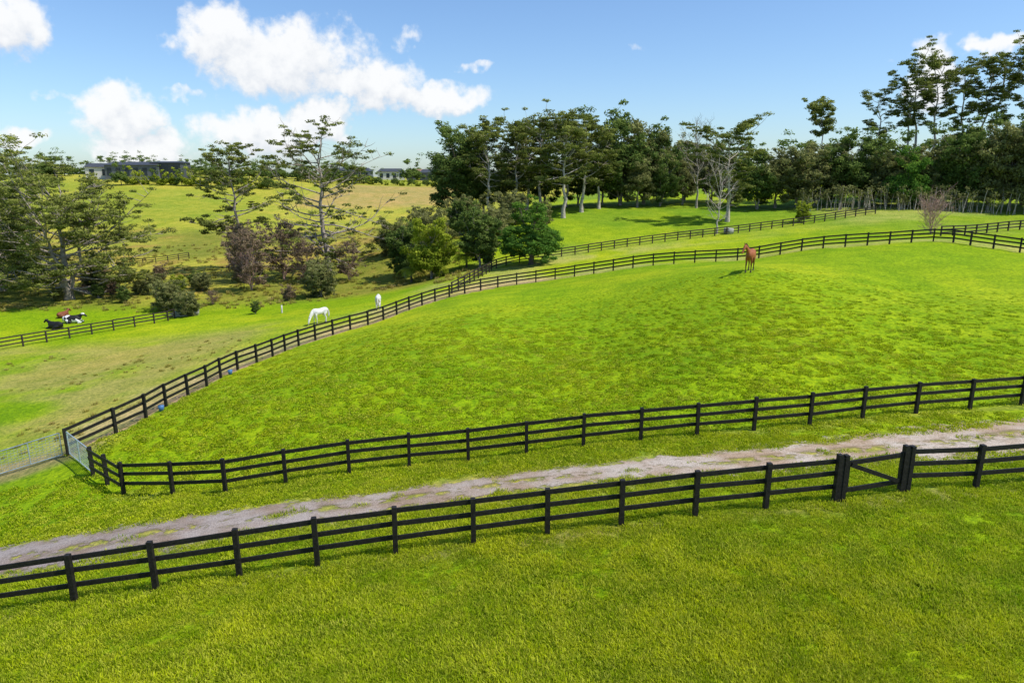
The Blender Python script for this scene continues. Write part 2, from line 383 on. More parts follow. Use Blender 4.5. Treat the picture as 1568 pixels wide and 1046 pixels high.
def grassmat(name,c1,c2,c3,cdark):
    m,nt,b=newmat(name)
    at=N(nt,'ShaderNodeAttribute',attribute_name='Col'); sep=N(nt,'ShaderNodeSeparateColor'); nt.links.new(at.outputs['Color'],sep.inputs[0])
    oi=N(nt,'ShaderNodeObjectInfo')
    nz=noise(nt,oi.outputs['Location'],1.1,3,.75); nl=noise(nt,oi.outputs['Location'],.09,1)
    c=mixc(nt,ramp(nt,nz,.35,.65),c1,c2)
    c=mixc(nt,ramp(nt,nl,.35,.68),c,(1.2,1.06,1.1),'MULTIPLY')
    c=mixc(nt,math_n(nt,'MULTIPLY',math_n(nt,'POWER',oi.outputs['Random'],4),.8),c,c3)
    c=mixc(nt,math_n(nt,'MULTIPLY',math_n(nt,'POWER',sep.outputs[0],4),.8),c,c3)
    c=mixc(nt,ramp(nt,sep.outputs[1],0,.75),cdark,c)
    d=N(nt,'ShaderNodeBsdfDiffuse'); nt.links.new(c,d.inputs[0])
    tr=N(nt,'ShaderNodeBsdfTranslucent'); nt.links.new(c,tr.inputs[0])
    mx=N(nt,'ShaderNodeMixShader'); mx.inputs[0].default_value=.4
    nt.links.new(d.outputs[0],mx.inputs[1]); nt.links.new(tr.outputs[0],mx.inputs[2])
    nt.links.new(mx.outputs[0],nt.nodes['Material Output'].inputs['Surface'])
    nt.nodes.remove(b)
    return m
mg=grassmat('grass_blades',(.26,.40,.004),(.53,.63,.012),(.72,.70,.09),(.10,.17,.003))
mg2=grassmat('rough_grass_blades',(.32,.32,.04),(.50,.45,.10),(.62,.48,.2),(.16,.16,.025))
def instancer(name,P,S,child_mesh,parent,seed):
    rs=np.random.RandomState(seed); k=len(P); a=rs.rand(k)*6.28
    z=H(P[:,0],P[:,1])
    c=np.stack([P[:,0],P[:,1],z],1); hs=S/2
    u=np.stack([np.cos(a),np.sin(a),0*a],1)*hs[:,None]; w=np.stack([-np.sin(a),np.cos(a),0*a],1)*hs[:,None]
    v=np.stack([c-u-w,c+u-w,c+u+w,c-u+w],1).reshape(-1,3)
    q=np.arange(4*k).reshape(-1,4)
    o=addobj(name,quadmesh(name,v,q,[]),parent=parent)
    o.instance_type='FACES'; o.use_instance_faces_scale=True; o.show_instancer_for_render=False; o.show_instancer_for_viewport=False
    addobj(child_mesh.name,child_mesh,parent=o)
    return o
grass=bpy.data.objects.new('grass',None); col.objects.link(grass)
rs=np.random.RandomState(5)
def scatter(k,r0,r1,az=46):
    d=r0*(r1/r0)**rs.rand(k); a=np.radians(rs.uniform(-az,az,k))
    return np.stack([d*np.sin(a),d*np.cos(a)],1),d
def keep(Pn):
    x,y=Pn[:,0],Pn[:,1]
    dt=dist_poly(x,y,TRACK); nn=fbm2(x,y,1.3,8)
    return (dt+.45*nn>1.1)|((dt<.3)&(nn>.2)&(rs.rand(len(x))<.3))
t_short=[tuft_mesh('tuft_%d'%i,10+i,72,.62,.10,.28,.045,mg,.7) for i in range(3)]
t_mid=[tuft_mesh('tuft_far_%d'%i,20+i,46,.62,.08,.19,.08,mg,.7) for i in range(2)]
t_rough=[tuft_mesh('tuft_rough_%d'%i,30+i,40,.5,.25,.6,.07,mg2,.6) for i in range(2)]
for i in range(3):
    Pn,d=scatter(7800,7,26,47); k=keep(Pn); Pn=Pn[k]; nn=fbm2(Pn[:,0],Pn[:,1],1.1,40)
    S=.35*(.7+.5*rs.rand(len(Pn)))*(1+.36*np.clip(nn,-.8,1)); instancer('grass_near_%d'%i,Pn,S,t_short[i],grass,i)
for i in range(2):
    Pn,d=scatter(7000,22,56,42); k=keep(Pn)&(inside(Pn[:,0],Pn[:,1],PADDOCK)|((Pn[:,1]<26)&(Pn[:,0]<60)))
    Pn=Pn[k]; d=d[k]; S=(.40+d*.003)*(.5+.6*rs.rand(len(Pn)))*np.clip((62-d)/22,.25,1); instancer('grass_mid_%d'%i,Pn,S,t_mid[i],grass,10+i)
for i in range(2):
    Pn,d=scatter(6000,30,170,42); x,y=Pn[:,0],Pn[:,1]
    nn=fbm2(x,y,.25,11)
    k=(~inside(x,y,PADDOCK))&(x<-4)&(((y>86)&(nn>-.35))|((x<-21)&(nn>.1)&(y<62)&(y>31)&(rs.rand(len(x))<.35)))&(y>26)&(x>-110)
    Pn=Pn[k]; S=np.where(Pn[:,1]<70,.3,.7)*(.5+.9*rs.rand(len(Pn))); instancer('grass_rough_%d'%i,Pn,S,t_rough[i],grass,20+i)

# ------------------------------------------------------------------ trees
def leafmat(name,base,dark,light,transl=.35):
    m,nt,b=newmat(name)
    at=N(nt,'ShaderNodeAttribute',attribute_name='Col'); sep=N(nt,'ShaderNodeSeparateColor'); nt.links.new(at.outputs['Color'],sep.inputs[0])
    oi=N(nt,'ShaderNodeObjectInfo')
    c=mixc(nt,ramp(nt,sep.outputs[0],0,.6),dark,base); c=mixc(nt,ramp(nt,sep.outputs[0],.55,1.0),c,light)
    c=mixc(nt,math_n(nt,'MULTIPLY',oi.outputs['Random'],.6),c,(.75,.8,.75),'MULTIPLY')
    d=N(nt,'ShaderNodeBsdfDiffuse'); nt.links.new(c,d.inputs[0])
    tr=N(nt,'ShaderNodeBsdfTranslucent'); nt.links.new(c,tr.inputs[0])
    mx=N(nt,'ShaderNodeMixShader'); mx.inputs[0].default_value=transl
    nt.links.new(d.outputs[0],mx.inputs[1]); nt.links.new(tr.outputs[0],mx.inputs[2])
    nt.links.new(mx.outputs[0],nt.nodes['Material Output'].inputs['Surface'])
    nt.nodes.remove(b)
    return m
bark_grey=simple('grey_bark',(.33,.28,.23),.9,.35,3)
bark_pale=simple('pale_bark',(.45,.39,.33),.9,.3,3)
bark_dark=simple('dark_bark',(.14,.11,.08),.9,.35,3)
bark_red=simple('reddish_twigs',(.42,.27,.22),.9,.3,3)
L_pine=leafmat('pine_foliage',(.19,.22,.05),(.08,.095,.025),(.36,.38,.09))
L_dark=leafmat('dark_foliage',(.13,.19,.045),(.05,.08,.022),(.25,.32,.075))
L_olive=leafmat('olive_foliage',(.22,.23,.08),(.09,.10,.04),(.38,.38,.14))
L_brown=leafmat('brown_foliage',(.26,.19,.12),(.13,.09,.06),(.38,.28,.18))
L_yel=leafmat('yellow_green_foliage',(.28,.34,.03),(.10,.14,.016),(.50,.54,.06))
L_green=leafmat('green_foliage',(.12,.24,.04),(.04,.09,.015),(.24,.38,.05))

def leaves(mb,C,Rr,n,size,flat,rs,m=1,aspect=.5,shade=None,upb=.4):
    k=len(C)
    if k==0: return
    d=rs.normal(size=(k,n,3)); d/=np.linalg.norm(d,axis=2)[...,None]
    r=rs.rand(k,n,1)**.45
    off=d*r*Rr[:,None,None]; off[...,2]*=flat
    p=(C[:,None]+off).reshape(-1,3)
    nr=d.reshape(-1,3)*.8+rs.normal(size=p.shape)*.6; nr[:,2]+=upb; nr/=np.linalg.norm(nr,axis=1)[:,None]
    t=np.cross(nr,rs.normal(size=p.shape)); t/=np.linalg.norm(t,axis=1)[:,None]+1e-9; u=np.cross(nr,t)
    s=(size*(.6+.8*rs.rand(len(p))))[:,None]
    v=np.stack([p-t*s,p+u*s*aspect,p+t*s,p-u*s*aspect],1).reshape(-1,3)
    q=np.arange(len(v)).reshape(-1,4)
    sh=(shade if shade is not None else rs.rand(k))
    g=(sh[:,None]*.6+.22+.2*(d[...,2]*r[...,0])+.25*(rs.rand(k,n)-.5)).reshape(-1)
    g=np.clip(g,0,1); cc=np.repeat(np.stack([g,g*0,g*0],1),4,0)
    mb.add(v,q,m,False,cc)
def path(p,d,L,k,rs,curve=0,wob=.12):
    pts=[np.array(p,float)]; d=np.array(d,float); d/=np.linalg.norm(d)
    for i in range(k):
        d=d+rs.normal(size=3)*wob; d[2]+=curve/k; d/=np.linalg.norm(d)
        pts.append(pts[-1]+d*L/k)
    return np.array(pts)
def tree(name,seed,Ht,W,cs=.3,nl=26,prof='round',elev=(15,50),trunk=.45,nsub=7,cl_r=1.0,cl_n=60,leaf=.22,flat=.55,lm=L_pine,bm=bark_grey,
         curve=.5,lean=.03,extra=0,stems=1,twigs=0,dens=1.0,topf=.93,lowtwig=0,splay=.18):
    rs=np.random.RandomState(seed); mb=MB(); C=[];RR=[]; la0=rs.rand()*6.28
    for st in range(stems):
        la=la0+st*6.28/max(1,stems)+rs.normal()*.3; ln=lean+(splay*(st>0) if stems>1 else 0)
        k=9; tp=[np.array([0.,0,-.6])]
        for i in range(1,k+1):
            t=i/k; tp.append(np.array([math.cos(la)*ln*Ht*t+rs.normal()*.012*Ht,math.sin(la)*ln*Ht*t+rs.normal()*.012*Ht,Ht*topf*t*(1 if st==0 else .85)]))
        tp=np.array(tp); tr=trunk*(1-np.linspace(0,1,k+1)**.8*.86)*(1 if st==0 else .7); tr[0]*=1.35
        mb.tube(tp,tr,8,0)
        for i in range(nl):
            t=cs+(1-cs)*((i+rs.rand())/nl)
            z=t*k; i0=min(int(z),k-1); p=tp[i0]*(1-(z-i0))+tp[i0+1]*(z-i0)
            tt=(t-cs)/(1-cs)
            if prof=='round': pr=math.sqrt(max(.05,1-(2*tt-.85)**2/1.5))
            elif prof=='umbrella': pr=.45+.55*math.sin(min(1,tt*1.15)*math.pi*.5) if tt<.75 else 1-.45*(tt-.75)/.25
            elif prof=='wide': pr=1.0-.35*tt if tt<.7 else .75-1.3*(tt-.7)
            elif prof=='cone': pr=1-tt*.85
            pr*=rs.uniform(.6,1.1)
            az=i*2.4+rs.normal()*.4; el=math.radians(elev[0]+(elev[1]-elev[0])*tt+rs.normal()*9)
            L=max(.6,W/2*pr/max(.5,math.cos(el)))
            d=(math.cos(az)*math.cos(el),math.sin(az)*math.cos(el),math.sin(el))
            lp=path(p,d,L,7,rs,curve*rs.uniform(.3,1.3),.15)
            r0=min(trunk*.36,.03+L*.02)*(1-.45*tt); mb.tube(lp,np.linspace(r0,.02,8),5,0)
            for j in range(nsub):
                s=rs.uniform(.3,1) if j else 1.0
                f=s*7; j0=min(int(f),6); q=lp[j0]*(1-(f-j0))+lp[j0+1]*(f-j0)
                dd=lp[j0+1]-lp[j0]; dd/=np.linalg.norm(dd); dd=dd+rs.normal(size=3)*.75; dd[2]=dd[2]*.6+.18
                sl=L*rs.uniform(.14,.34)*(1.1-.4*s)+.3
                sp=path(q,dd,sl,4,rs,.4,.18); mb.tube(sp,np.linspace(r0*.38,.012,5),4,0)
                for w_ in range(twigs):
                    ss=sp[rs.randint(1,5)]; tw=path(ss,dd+rs.normal(size=3)*.8,sl*rs.uniform(.4,.8),3,rs,.3,.2); mb.tube(tw,[.014,.011,.009,.006],3,0)
                if rs.rand()<dens:
                    C.append(sp[-1]+(0,0,.1)); RR.append(cl_r*rs.uniform(.55,1.15))
                    if rs.rand()<.5*dens: C.append(sp[2]+rs.normal(size=3)*.2); RR.append(cl_r*rs.uniform(.4,.8))
            for j in range(lowtwig):
                q=lp[rs.randint(1,6)]; tw=path(q,rs.normal(size=3)*(1,1,.5),L*.25,3,rs,0,.25); mb.tube(tw,[.03,.02,.015,.008],3,0)
    if extra:
        k=extra; d=rs.normal(size=(k,3)); d/=np.linalg.norm(d,axis=1)[:,None]; d[:,2]=np.where(d[:,2]<-.55,-d[:,2],d[:,2])
        lob=rs.normal(size=(9,3)); lob/=np.linalg.norm(lob,axis=1)[:,None]
        bulge=np.max(d@lob.T,axis=1); rad=(.55+.45*np.clip(bulge,0,1)**2)*rs.uniform(.8,1.03,k)
        cz=Ht*(cs+(1-cs)*.5); E=np.array([W/2,W/2,Ht*(1-cs)*.5])*.93
        cc=d*rad[:,None]*E; cc[:,2]+=cz
        C+=list(cc); RR+=list(cl_r*rs.uniform(.6,1.2,k))
    if C:
        C=np.array(C);RR=np.array(RR)
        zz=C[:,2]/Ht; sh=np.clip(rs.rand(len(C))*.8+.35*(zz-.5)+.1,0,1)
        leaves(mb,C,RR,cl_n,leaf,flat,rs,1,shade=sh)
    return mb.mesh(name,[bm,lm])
def place(name,me,x,y,rot=0,s=1):
    if isinstance(s,(int,float)): s=(s,s,s)
    return addobj(name,me,(x,y,h1(x,y)),rot,None,s)

A1=tree('macro1',1,20,27,.12,21,'wide',(-14,52),.6,11,1.1,66,.17,.42,L_pine,bark_grey,.25,.03,lowtwig=3,dens=.95,stems=3,splay=.16)
place('macrocarpa_tree',A1,-63.0,96,0,(1.0,1.0,.76))
A2=tree('macro2',2,22,15,.3,32,'wide',(-14,45),.42,8,.95,62,.17,.36,L_pine,bark_grey,.3,.04,lowtwig=5,dens=.75)
place('macrocarpa_tree',A2,-46.5,118,1.0,(1,1,.9))
A3=tree('macro3',3,24,26,.12,44,'wide',(-14,42),.55,8,.95,60,.17,.36,L_pine,bark_grey,.25,.02,lowtwig=6,dens=.66)
place('macrocarpa_tree',A3,-29.9,110.5,.6,(1,1,.88))
place('macrocarpa_tree',A1,-92,121,2.5,(.85,.85,.72)); place('macrocarpa_tree',A1,-79,105,4.2,(.8,.8,.66)); place('macrocarpa_tree',A3,-101,130,3.0,.66)

PM=[tree('pinem%d'%i,10+i,18,11.5,.36,22,'round',(5,48),.36,8,1.05,66,.18,.42,L_pine,bark_pale,.4,.04,lowtwig=3,dens=.9) for i in range(3)]
PD=[tree('pined%d'%i,20+i,17,11,.12,20,'round',(5,50),.4,6,1.3,60,.25,.6,L_dark,bark_dark,.4,.02,extra=110) for i in range(2)]
LB=[tree('band%d'%i,30+i,10,10,.16,12,'round',(10,60),.25,5,1.1,60,.22,.65,[L_dark,L_olive,L_green,L_olive][i],bark_grey,.4,.03,extra=120,stems=2) for i in range(4)]
rr=random.Random(3)
for x,y,hh in [(-11.0,133,16.0),(-9.0,140,17.5)]: place('conifer_tree',PD[rr.randrange(2)],x,y,rr.uniform(0,6),(hh/17,hh/17,hh/17*.86))
for i,(x,y,hh) in enumerate([(-4.2,131,18.3),(.75,133,18),(5.3,136,18.2),(9.3,126,18.8),(13.2,132,17.8),(17.1,137,15.8),(3,142,18),(11,143,18)]):
    place('pine_tree',PM[i%3],x,y,rr.uniform(0,6),(hh/18*1.05,hh/18*1.05,hh/18*.85))
for i,(x,y,hh) in enumerate([(22.2,143,13),(27.3,145,12.5),(31.4,147,11),(37,150,10),(19,146,9.5),(25,139,7.5),(30,141,7),(35,143,7),(14,148,9),(0,149,9),(7,149,9),(42,147,9.5),(-6,146,8)]):
    place('broadleaf_tree',LB[(0,1,0,3)[i%4]],x,y,rr.uniform(0,6),hh/10)
PH=tree('pineh',41,16.5,13,.3,24,'umbrella',(-5,35),.38,8,1.0,66,.18,.35,L_pine,bark_pale,.25,.02,lowtwig=3)
place('pine_tree',PH,37,119,.3,(1,1,.87))
BT=tree('bare1',42,15,9,.3,22,'round',(30,65),.25,9,0,1,.2,.5,L_brown,bark_grey,.6,.03,twigs=3,dens=0)
place('bare_tree',BT,36.3,137,0,.95)
BP=tree('bare2',43,8.5,7,.2,18,'round',(20,60),.16,7,0,1,.2,.5,L_brown,bark_pale,.5,.04,twigs=2,dens=0)
place('bare_tree',BP,31.9,107.5)
BR=tree('bare3',44,3.7,3.8,.05,20,'round',(35,70),.07,6,0,1,.1,.5,L_brown,bark_red,.5,.04,twigs=2,dens=0,stems=3)
place('bare_shrub',BR,54.4,89.5)
band=[(46.9,133,9),(50.7,134,9.8),(54.4,133,10),(58.2,134,10.3),(62.7,133,10.5),(67,132,10.3),(68.7,128,8.4),(71.3,128,9),(74.3,127,9.3),(77.8,126,10),(80.7,124,11.5),(83.4,122,12.5),(85.9,120,13),(88.4,118,13.4),(92,117,13.5),(96,117,13.5),
(64,141,9.5),(74,137,9),(84,132,11),(93,127,13),(101,120,13),(44,140,9)]
for i,(x,y,hh) in enumerate(band):
    f=hh/10; g=min(f,1.05); place('broadleaf_tree',LB[(0,1,3,1,0)[i%5]],x,y,rr.uniform(0,6),(g,g,f*.86))
GN_=tree('greenr',46,7,8,.05,12,'round',(10,60),.25,5,1.0,60,.2,.7,L_green,bark_dark,.4,.03,extra=110)
place('broadleaf_tree',GN_,69.5,123.5,0,.95)
def saplings():
    mb=MB(); r=np.random.RandomState(4)
    for i in range(170):
        x=52+r.rand()*46; y=130-(x-52)*.36+r.normal()*1.2-(3.2); z=h1(x,y); hh=2.2+r.rand()*2.2
        p=path((x,y,z-.2),(r.normal()*.08,r.normal()*.08,1),hh,4,r,0,.06); mb.tube(p,np.linspace(.06,.025,5)*(.6+.8*r.rand()),4,0)
        if r.rand()<.8: leaves(mb,np.array([p[-1],p[-2]+r.normal(size=3)*.3]),np.array([.8,.6]),26,.17,.7,r,1)
    addobj('young_tree_row',mb.mesh('young_tree_row',[bark_pale,L_olive]))
saplings()
PT=[tree('tall%d'%i,50+i,28,10.5,[.5,.6,.55,.64][i],17,'umbrella',(5,42),.42,8,.95,64,.17,.36,L_pine,bark_pale,.45,[.03,.09,.05,.02][i],lowtwig=1,dens=.9) for i in range(4)]
for i,(x,y,hh) in enumerate([(73.1,141,23),(77.4,140,24.5),(81,142,28.5),(84.1,140,28.5),(89.2,142,27),(92.6,140,28.5),(95.9,141,29),(99.5,139,30),(103,141,30.5),(107,140,30),(112,141,30)]):
    s=hh/28; place('pine_tree',PT[(i*3)%4],x,y,i*1.9,(s*.95,s*.95,s*.93))
PJ=tree('pinej',60,19.7,7,.7,12,'umbrella',(15,50),.26,7,.9,60,.19,.45,L_pine,bark_grey,.5,.10)
place('pine_tree',PJ,62.5,142,2.2,(1,1,.95))
RF=tree('roundf',61,7.6,9.8,.03,14,'round',(10,70),.35,5,.75,90,.15,.7,L_green,bark_dark,.4,.01,extra=260)
place('totara_tree',RF,2.6,93,0,(1.03,1.03,.74))
RG=tree('roundg',62,6,5.5,.1,14,'round',(10,60),.2,6,.7,70,.15,.6,L_dark,bark_grey,.4,.05,extra=70,stems=2)
place('broadleaf_tree',RG,-4.6,97.5); place('broadleaf_tree',RG,-9.0,119,1,.75); place('broadleaf_tree',RG,-16,102,3,.95)
YG=tree('yel',63,5,6.5,.03,12,'round',(20,70),.15,5,.7,80,.15,.7,L_yel,bark_grey,.4,.02,extra=110,stems=2)
place('yellow_green_shrub',YG,-11.4,96)
OB=[tree('oliveb%d'%i,64+i,6.5,9,.05,14,'round',(10,60),.2,6,.9,70,.18,.65,[L_olive,L_brown][i],bark_grey,.4,.03,extra=100,stems=3) for i in range(2)]
for i,(x,y,s) in enumerate([(-13.3,113,.68),(-8.5,121,.62),(-20,116,.6),(-3,110,.6),(-17,128,.5),(5,118,.45),(-0.5,121,.6),(-86,105,.55),(-52,98,.3)]): place('olive_shrub',OB[0],x,y,i*1.7,s)
BB=tree('brownb',68,6.4,6.5,.1,16,'round',(20,65),.12,6,.6,30,.15,.6,L_brown,bark_red,.4,.03,stems=3,dens=.55,twigs=1)
for i,(x,y,s) in enumerate([(-37.4,97,.95),(-35.6,106,1.0),(-41.5,105,.85),(-31,103,.7),(-44,112,.9),(-25,104,.65)]): place('brown_shrub',BB,x,y,i*1.3,s)
for i,(x,y,s) in enumerate([(-40.5,83.5,.32),(-44.5,87,.4),(-30.8,80.5,.2),(-26,92,.5),(47.6,113.6,.4),(-53,92,.3)]): place('shrub',[OB[0],OB[0],RG,OB[0],YG,RG][i],x,y,i,s)
rv=random.Random(12)
for i in range(26):
    x=rv.uniform(-66,-14); y=rv.uniform(89,112); me=[OB[0],BB,RG,OB[1],OB[0],YG][i%6]
    f=rv.uniform(.14,.34); place('shrub',me,x,y,rv.uniform(0,6),(f*1.2,f*1.2,f))
def fern(seed):
    mb=MB(); rs=np.random.RandomState(seed)
    mb.tube([(0,0,-.3),(0,0,.8),(.05,0,1.5)],[.16,.13,.12],7,0)
    for i in range(18):
        az=i*2.4; p=path((.05,0,1.5),(math.cos(az),math.sin(az),.9),2.1,7,rs,-1.9,.04); mb.tube(p,np.linspace(.03,.008,8),3,0)
        for j in range(1,8):
            t=p[j]-p[j-1]; t/=np.linalg.norm(t); sd=np.cross(t,(0,0,1)); sd/=np.linalg.norm(sd)+1e-6; ln=.5*math.sin(j/8*3.0)+.1
            for s_ in (-1,1):
                for o in (0,.5):
                    q=p[j-1]*(o)+p[j]*(1-o); e=q+sd*s_*ln+t*.12-(0,0,.08)
                    mb.add([q,q+t*.1,e+t*.04,e],[(0,1,2,3)],1,False,(.7,0,0))
    return mb.mesh('fern',[bark_dark,L_yel])
place('tree_fern',fern(1),-14.4,97,0,1.2); place('tree_fern',fern(2),-6.6,99,0,1.1)
DT=tree('dist',70,7,9,.03,8,'round',(10,60),.25,3,1.3,30,.35,.7,L_dark,bark_dark,.4,.02,extra=50)
DG=tree('distg',71,4,7,.03,8,'round',(10,60),.2,3,1.0,30,.35,.7,L_yel,bark_dark,.4,.02,extra=40)
mass=bpy.data.objects.new('distant_tree_line',None); col.objects.link(mass)
k=0
def dist_tree(me,x,y,s):
    global k
    k+=1; addobj('crown_%d'%k,me,(x,y,h1(x,y)-.3),rr.uniform(0,6),mass,s)
for i in range(30):
    x=-215+i*5.2+rr.uniform(-2,2); dist_tree(DT,x,rr.uniform(295,320),(rr.uniform(.8,1.2),rr.uniform(.8,1.2),rr.uniform(.4,.75)))
for i in range(16): x=-142+i*3.6; dist_tree(DG if i%3 else DT,x,258+rr.uniform(-3,3)-abs(i-6)*.6,rr.uniform(.5,.8))
for i in range(50):
    x=rr.uniform(-260,60); dist_tree(DT,x,rr.uniform(330,520),(1.4,1.4,rr.uniform(.5,1.0)))
for i in range(22):
    x=-78+i*3.4; dist_tree(DG if i%2 else DT,x,304+rr.uniform(-3,3),rr.uniform(.3,.55))
for i in range(18): dist_tree(DT,40+i*9,rr.uniform(190,215),(1.4,1.4,1.0))

# ------------------------------------------------------------------ buildings on the ridge
m_wallg=simple('grey_cladding',(.12,.13,.15),.6,.1,1); m_wallw=simple('pale_wall',(.6,.57,.53),.7,.08,1)
m_roof=simple('dark_roof',(.06,.065,.075),.5,.15,1); m_roofr=simple('brown_roof',(.28,.16,.11),.6,.15,1); m_win=simple('window_glass',(.03,.04,.05),.1,.1,1)
def house(x,y,w,d,hh,rh,wall,roof,rot=0):
    e=bpy.data.objects.new('house',None); col.objects.link(e); e.location=(x,y,h1(x,y)); e.rotation_euler=(0,0,rot)
    mb=MB(); mb.box((0,0,-3),(0,0,hh),w,d,0,up=(0,1,0))
    addobj('walls',mb.mesh('walls',[wall]),parent=e)
    a=w/2+.6;b_=d/2+.6
    v=[(-a,-b_,hh+.01),(a,-b_,hh+.01),(a,b_,hh+.01),(-a,b_,hh+.01),(-a*.75,0,hh+rh),(a*.75,0,hh+rh)]
    me=bpy.data.meshes.new('roof'); me.from_pydata(v,[],[(0,1,5,4),(2,3,4,5),(1,2,5),(3,0,4),(0,3,2,1)]); me.materials.append(roof)
    addobj('roof',me,parent=e)
    mb=MB(); kx=int(w/3.2)
    for i in range(kx):
        cx=-w/2+(i+.5)*w/kx; mb.box((cx,-d/2-.03,hh*.25),(cx,-d/2-.03,hh*.8),1.7,.06,0,up=(0,1,0))
    addobj('windows',mb.mesh('windows',[m_win]),parent=e)
house(-150,281,20,9,5.4,1.3,m_wallg,m_roof,.1); house(-137,283,12,8,6.4,.6,m_roof,m_roof,-.05); house(-165,282,9,7,4.4,1.5,m_wallw,m_roof,.3)
for x,y,w,wl,rf in [(-66,385,14,m_wallw,m_roof),(-52,390,12,m_wallg,m_roofr),(-44,380,10,m_wallg,m_roof),(-30,395,14,m_wallw,m_roofr),(-85,392,13,m_wallg,m_roof),(-98,400,12,m_wallg,m_roof)]:
    house(x,y,w,8,4.2,1.8,wl,rf,rr.uniform(-.3,.3))

# ------------------------------------------------------------------ animals
def animalmat(name,base,dark,leg_dark=0,patch=None,zl=.75):
    m,nt,b=newmat(name); tc=N(nt,'ShaderNodeTexCoord'); ob=tc.outputs['Object']
    f=noise(nt,ob,3,4); c=mixc(nt,ramp(nt,f,.3,.7),tuple(v*.75 for v in base),base)
    if patch: c=mixc(nt,ramp(nt,noise(nt,ob,1.9,1),.5,.53),c,patch)
    if leg_dark:
        sp=N(nt,'ShaderNodeSeparateXYZ'); nt.links.new(ob,sp.inputs[0])
        c=mixc(nt,ramp(nt,math_n(nt,'MULTIPLY',sp.outputs[2],-1),-zl,-zl+.3),c,dark)
    nt.links.new(c,b.inputs['Base Color']); b.inputs['Roughness'].default_value=.6; b.inputs['Specular IOR Level'].default_value=.3
    return m
def body(name,lofts,mat,vox=.028):
    mb=MB()
    for st in lofts: mb.loft(st)
    o=addobj(name,mb.mesh(name,[mat]))
    r=o.modifiers.new('remesh','REMESH'); r.mode='VOXEL'; r.voxel_size=vox; r.use_smooth_shade=True
    s=o.modifiers.new('smooth','SMOOTH'); s.factor=.5; s.iterations=4
    return o
def part(name,lofts,mat,parent):
    mb=MB()
    for st in lofts: mb.loft(st,8,3)
    return addobj(name,mb.mesh(name,[mat]),parent=parent)
def horse(x,y,rot,mat,hairmat,hoofmat,pose='graze',s=1.0,hd=0.0):
    L=[[(-.93,0,1.24,.07,.09),(-.85,0,1.25,.18,.20),(-.65,0,1.26,.27,.29),(-.35,0,1.23,.285,.30),(0,0,1.17,.30,.315),(.28,0,1.18,.28,.33),(.50,0,1.21,.24,.33),(.68,0,1.24,.17,.24),(.78,0,1.26,.07,.10)]]
    if pose=='graze':
        nk=[(.45,0,1.26,.15,.27),(.76,hd*.2,1.10,.11,.21),(.98,hd*.35,.84,.09,.16),(1.10,hd*.5,.64,.08,.12),(1.14,hd*.5,.58,.04,.05)]
        hd_=[(1.05,hd*.45,.70,.05,.05),(1.13,hd*.5,.58,.095,.13),(1.21,hd*.55,.42,.085,.11),(1.28,hd*.6,.22,.06,.075),(1.30,hd*.6,.10,.056,.062),(1.305,hd*.6,.05,.03,.03)]
    else:
        nk=[(.42,0,1.30,.15,.28),(.70,hd*.2,1.50,.115,.21),(.92,hd*.4,1.71,.09,.15),(1.05,hd*.6,1.84,.08,.11),(1.09,hd*.6,1.88,.03,.04)]
        hd_=[(.99,hd*.55,1.88,.05,.05),(1.10,hd*.65,1.84,.095,.12),(1.24,hd*.8,1.68,.085,.11),(1.38,hd*.95,1.50,.06,.075),(1.46,hd*1.05,1.39,.056,.062),(1.48,hd*1.05,1.35,.03,.03)]
    L+=[nk,hd_]; hoofs=[]
    for sd in (-1,1):
        f=.07*sd
        L.append([(-.60,.10*sd,1.30,.08,.10),(-.60,.15*sd,1.10,.13,.20),(-.50,.175*sd,.88,.10,.135),(-.60+f,.17*sd,.68,.065,.085),(-.71+f,.17*sd,.54,.05,.068),(-.69+f,.17*sd,.33,.036,.043),(-.68+f,.17*sd,.17,.045,.052),(-.63+f,.17*sd,.08,.05,.06)])
        L.append([(.44,.10*sd,1.20,.08,.12),(.44,.15*sd,.97,.10,.13),(.43,.16*sd,.76,.07,.085),(.45-f,.16*sd,.48,.05,.056),(.45-f,.16*sd,.29,.035,.04),(.45-f,.16*sd,.15,.043,.047),(.48-f,.16*sd,.08,.048,.055)])
        hoofs+= [[(-.63+f,.17*sd,.11,.05,.055),(-.61+f,.17*sd,.0,.062,.072)],[(.48-f,.16*sd,.11,.048,.052),(.50-f,.16*sd,.0,.06,.07)]]
    o=body('horse',L,mat)
    part('hooves',hoofs,hoofmat,o)
    part('tail',[[(-.88,0,1.38,.04,.04),(-.97,0,1.26,.05,.05),(-1.02,0,1.0,.07,.08),(-1.01,.02,.75,.07,.08),(-.98,.02,.48,.03,.03)]],hairmat,o)
    if pose=='graze': mn=[(.55,hd*.1,1.50,.03,.05),(.80,hd*.2,1.34,.035,.07),(1.02,hd*.35,1.02,.035,.06),(1.16,hd*.5,.74,.03,.05),(1.22,hd*.5,.62,.02,.03)]; e=(1.14,hd*.5,.68)
    else: mn=[(.50,hd*.1,1.60,.03,.05),(.64,hd*.2,1.70,.035,.07),(.84,hd*.4,1.87,.035,.06),(1.0,hd*.6,1.97,.03,.05),(1.10,hd*.65,1.96,.02,.03)]; e=(1.05,hd*.62,1.92)
    part('mane',[mn],hairmat,o)
    for sd in (-1,1):
        part('ear_%d'%(sd+2),[[(e[0],e[1]+.055*sd,e[2],.03,.03),(e[0]+.01,e[1]+.07*sd,e[2]+.07,.03,.025),(e[0]+.03,e[1]+.075*sd,e[2]+.16,.008,.008)]],mat,o)
    o.location=(x,y,h1(x,y)-.01); o.rotation_euler=(0,0,rot); o.scale=(s,)*3
    return o
